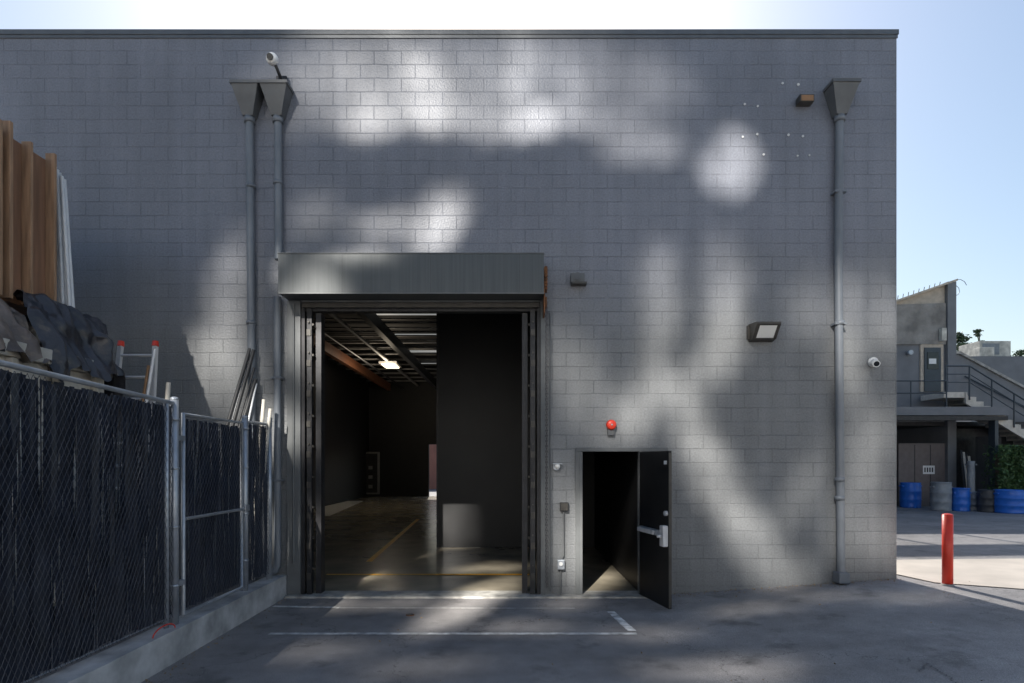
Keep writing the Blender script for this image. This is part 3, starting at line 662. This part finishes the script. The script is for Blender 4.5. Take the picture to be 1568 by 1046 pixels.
for i in range(9000):
    x=random.uniform(hx0,hx1); y=12.2+random.uniform(0,.9); z=random.uniform(.3,hz1)
    bul=.25*mn.noise(Vector((x*1.3,y,z*1.3)))
    if random.random()<.75: y=12.2+bul+random.uniform(0,.15)
    leafq(bm,Vector((x+bul*.3,y,z+bul*.5)),random.uniform(.04,.09))
mesh_obj('foliage',bm,M_leaf,H); box('stems',hx0+.2,hx1-.1,12.45,12.9,.25,hz1-.3,M_bark,H)
N_=empty('distant_house'); d=45
box('walls',WX(1500,d),WX(1640,d),d-CD,d-CD+8,.2,WZ(548,d),M_offw,N_)
prism('tile_roof',[(WX(1528,d),WZ(566,d)),(WX(1650,d),WZ(566,d)),(WX(1640,d),WZ(552,d)),(WX(1556,d),WZ(548,d))],d-CD-.8,d-CD-.05,M_tile,N_)
A=empty('rooftop_air_conditioner'); d=34
box('cabinet',WX(1500,d),WX(1548,d),d-CD,d-CD+1.6,WZ(546,d),WZ(522,d),M_offw,A,.03)
box('fan_housing',WX(1504,d),WX(1530,d),d-CD-.02,d-CD-.005,WZ(543,d),WZ(526,d),M_greyb,A)
box('duct_hood',WX(1490,d),WX(1512,d),d-CD-.5,d-CD-.05,WZ(548,d),WZ(534,d),M_offw,A,.03)
box('curb_stand',WX(1475,d),WX(1600,d),d-CD-.6,d-CD+2,.2,WZ(548.5,d),M_stucco,A)
def tree(name,x,yb,yt,wpx,d,k):
    e=empty(name); X=WX(x,d); Y=d-CD; zt=WZ(yt,d); zb=.2; w=wpx*d/F/2
    zc0=WZ(yb,d)
    cyl('trunk',(X,Y,zb),(X+.2,Y,zt-.5),.28,M_bark,e,r1=.05,seg=8)
    bm=bmesh.new()
    for c in range(k):
        a=random.uniform(0,6.28); t=random.random(); rr=w*(1-.7*t)*random.uniform(.3,1)
        c0=Vector((X+rr*math.cos(a),Y+rr*math.sin(a),zc0+(zt-zc0)*t))
        bm_cyl(bm,(X+.1,Y,c0.z-.6),c0,.05,.02,seg=5)
        for i in range(60):
            leafq(bm,c0+Vector((random.gauss(0,.35),random.gauss(0,.35),random.gauss(0,.2)))*w*.6,random.uniform(.08,.18))
    mesh_obj('crown',bm,M_leafd,e)
tree('distant_tree',1470,548,512,30,60,22); tree('distant_tree',1497,545,506,16,66,14); tree('distant_tree',1560,560,538,30,70,14)

# ---------------------------------------------------------------- building across the yard (behind the camera), sunlit and glazed
O=empty('office_building')
box('facade',-40,40,-24.5,-24,0,11.5,M_pale,O)
for r in range(3):
    for i in range(16):
        xx=-38+i*4.9
        box('window_%d_%d'%(r,i),xx,xx+1.6,-23.99,-23.95,1.2+r*3.6,3.0+r*3.6,M_glassd,O)
box('cornice',-40.2,40.2,-24.6,-23.8,11.5,11.8,M_pale,O)

# ---------------------------------------------------------------- light
el=math.radians(41); az=math.radians(-6.2)
sd=Vector((math.sin(az)*math.cos(el),math.cos(az)*math.cos(el),math.sin(el)))
sl=bpy.data.lights.new('sun','SUN'); sl.energy=5.0; sl.angle=math.radians(.53); sl.color=(1,.95,.88)
so=bpy.data.objects.new('sun',sl); S.collection.objects.link(so); so.rotation_euler=sd.to_track_quat('Z','Y').to_euler(); so.location=sd*50
w=bpy.data.worlds.new('World'); S.world=w; w.use_nodes=True
n=w.node_tree.nodes; l=w.node_tree.links
sk=n.new('ShaderNodeTexSky'); sk.sky_type='NISHITA'; sk.sun_disc=False; sk.sun_elevation=el; sk.sun_rotation=az; sk.air_density=1.35; sk.dust_density=1.5; sk.ozone_density=1.6
bg=n['Background']; bg.inputs['Strength'].default_value=0.15; l.new(sk.outputs[0],bg.inputs['Color'])

il=bpy.data.lights.new('hanging_lamp_light','POINT'); il.energy=80; il.shadow_soft_size=.25; il.color=(1,.85,.65)
io=bpy.data.objects.new('hanging_lamp_light',il); S.collection.objects.link(io); io.location=(lx,ly-.9,lz-.35)

# sunlight thrown back on the wall by the glazing across the yard
L=Vector((-16.0,-50.0,36.0))
gl=bpy.data.lights.new('reflected_sunlight','SPOT'); gl.energy=320000; gl.spot_size=math.radians(40); gl.spot_blend=.2; gl.shadow_soft_size=.22; gl.color=(1,.95,.87)
go=bpy.data.objects.new('reflected_sunlight',gl); S.collection.objects.link(go); go.location=L
go.rotation_euler=(L-Vector((0,0,2.5))).to_track_quat('Z','Y').to_euler()
gl.use_nodes=True; nt=gl.node_tree; n=nt.nodes; l=nt.links; em=n['Emission']
ge=n.new('ShaderNodeNewGeometry'); sp=n.new('ShaderNodeSeparateXYZ'); l.new(ge.outputs['Incoming'],sp.inputs[0])
def M2(op,a,b,c=None):
    k=n.new('ShaderNodeMath'); k.operation=op
    for i,v in enumerate((a,b,c)):
        if v is None: continue
        if isinstance(v,(int,float)): k.inputs[i].default_value=v
        else: l.new(v,k.inputs[i])
    return k.outputs[0]
u=M2('MULTIPLY_ADD',M2('DIVIDE',sp.outputs[0],sp.outputs[1]),-L.y,L.x)
v=M2('MULTIPLY_ADD',M2('DIVIDE',sp.outputs[2],sp.outputs[1]),-L.y,L.z)
cb=n.new('ShaderNodeCombineXYZ'); l.new(u,cb.inputs[0]); l.new(v,cb.inputs[1])
nz=n.new('ShaderNodeTexNoise'); nz.inputs['Scale'].default_value=1.3; nz.inputs['Detail'].default_value=1.5; l.new(cb.outputs[0],nz.inputs['Vector'])
s2=n.new('ShaderNodeVectorMath'); s2.operation='MULTIPLY_ADD'; s2.inputs[1].default_value=(.6,.6,0); s2.inputs[2].default_value=(-.3,-.3,0); l.new(nz.outputs['Color'],s2.inputs[0])
s3=n.new('ShaderNodeVectorMath'); s3.operation='ADD'; l.new(s2.outputs[0],s3.inputs[0]); l.new(cb.outputs[0],s3.inputs[1])
frames={0:s3.outputs[0]}
def frame(rot):
    if rot not in frames:
        vr=n.new('ShaderNodeVectorRotate'); vr.rotation_type='Z_AXIS'; vr.inputs['Angle'].default_value=-math.radians(rot); l.new(s3.outputs[0],vr.inputs['Vector']); frames[rot]=vr.outputs[0]
    return frames[rot]
total=None
def blob(cx,cz,a,b,rot,k,soft=0.1):
    global total
    r_=math.radians(rot); X=math.cos(r_)*cx+math.sin(r_)*cz; Z=-math.sin(r_)*cx+math.cos(r_)*cz
    mp=n.new('ShaderNodeVectorMath'); mp.operation='MULTIPLY_ADD'; l.new(frame(rot),mp.inputs[0]); mp.inputs[1].default_value=(1/a,1/b,0); mp.inputs[2].default_value=(-X/a,-Z/b,0)
    ln=n.new('ShaderNodeVectorMath'); ln.operation='LENGTH'; l.new(mp.outputs[0],ln.inputs[0])
    r=n.new('ShaderNodeMapRange'); r.interpolation_type='SMOOTHSTEP'; r.inputs['From Min'].default_value=1.2; r.inputs['From Max'].default_value=soft; r.inputs['To Min'].default_value=0; r.inputs['To Max'].default_value=k
    l.new(ln.outputs['Value'],r.inputs['Value'])
    total=r.outputs[0] if total is None else M2('ADD',total,r.outputs[0])
def wb(x,y,rx_,ry_,rot,k,soft=.1): blob(wx(x),wz(y),rx_/103.5,ry_/103.5,rot,k,soft)
def gb(x,y,rx_,ry_,rot,k,z=0.0,soft=.1):
    X,Y=G(x,y,z); t=-L.y/(Y-L.y); blob(L.x+(X-L.x)*t,L.z+(z-L.z)*t,rx_/103.5,ry_/103.5,rot,k,soft)
for a in [
 (720,125,330,85,0,.38,.5),(750,190,310,20,0,.55,.3),(655,135,40,80,0,.6),(565,180,40,40,0,.45),(820,188,60,22,0,1.1,.3),(800,110,36,65,0,.45),(880,140,30,60,0,.3),
 (970,205,100,32,-15,.35),(985,228,75,20,0,.6),(1010,140,60,60,0,.22),(1120,247,43,45,0,1.4,.75),
 (672,345,34,66,-30,1.2,.25),(600,350,75,26,0,.55),(480,325,50,40,0,.2),
 (345,470,38,120,-15,.5,.3),(345,570,70,75,0,.55),(285,570,50,70,-30,.35),(440,418,16,26,0,.9,.5),(568,418,60,28,0,1.0,.4),
 (1012,440,36,85,0,.6,.2),(1015,540,32,80,0,.55),(1112,490,34,80,-15,1.2,.2),(1075,580,32,80,-45,1.0,.2),(970,620,40,85,-30,.95,.2),(1100,420,40,65,0,.4),
 (1055,640,40,90,30,.75),(1095,735,42,110,30,.8,.3),(1150,830,42,110,30,.8,.3),(1215,880,36,40,0,.8),(1225,760,28,120,-30,.45),
 (1245,470,38,70,0,.4),(1297,520,28,120,0,1.1,.3),(1352,480,24,75,0,.75),(1335,690,42,80,0,.65),(1300,800,46,90,0,.5),
 (880,580,60,90,30,.42),(870,800,66,110,0,.45),(960,740,50,50,0,.3),(1350,830,36,60,0,.55)]: wb(*a)
for a in [(715,905,46,130,0,2.4,.2),(620,925,80,30,0,.7),(510,925,60,35,0,.8),(800,960,80,25,0,.6),(870,925,45,25,0,.6),(480,1000,80,30,0,.35),(1000,965,80,25,0,.5),
 (1150,940,90,18,0,.8),(1260,925,60,16,0,.7),(1100,1025,110,28,0,.9),(1400,935,80,22,0,.6),(650,1020,90,25,0,.4)]: gb(*a)
for a in [(600,850,80,50,0,1.5,.02),(710,830,60,80,0,1.9,.02),(750,870,70,50,0,1.5,.02),(540,885,60,50,0,1.5,.02),(915,890,40,90,0,1.6,.02)]: gb(*a)
rp=n.new('ShaderNodeTexNoise'); rp.inputs['Scale'].default_value=2.6; rp.inputs['Detail'].default_value=2.5
mpp=n.new('ShaderNodeVectorMath'); mpp.operation='MULTIPLY'; mpp.inputs[1].default_value=(2.0,.8,1); l.new(cb.outputs[0],mpp.inputs[0]); l.new(mpp.outputs[0],rp.inputs['Vector'])
rr=n.new('ShaderNodeMapRange'); rr.inputs['From Min'].default_value=.3; rr.inputs['From Max'].default_value=.7; rr.inputs['To Min'].default_value=.35; rr.inputs['To Max'].default_value=1.6; l.new(rp.outputs[0],rr.inputs['Value'])
l.new(M2('MULTIPLY',total,rr.outputs[0]),em.inputs['Strength'])

# ---------------------------------------------------------------- camera
c=bpy.data.cameras.new('camera'); c.sensor_width=36; c.lens=36*F/1568; c.shift_y=(HY-523)/1568; c.clip_end=3000; c.clip_start=.05
co=bpy.data.objects.new('camera',c); S.collection.objects.link(co); co.location=(0,-CD,CH); co.rotation_euler=(math.radians(90),0,0)
S.camera=co
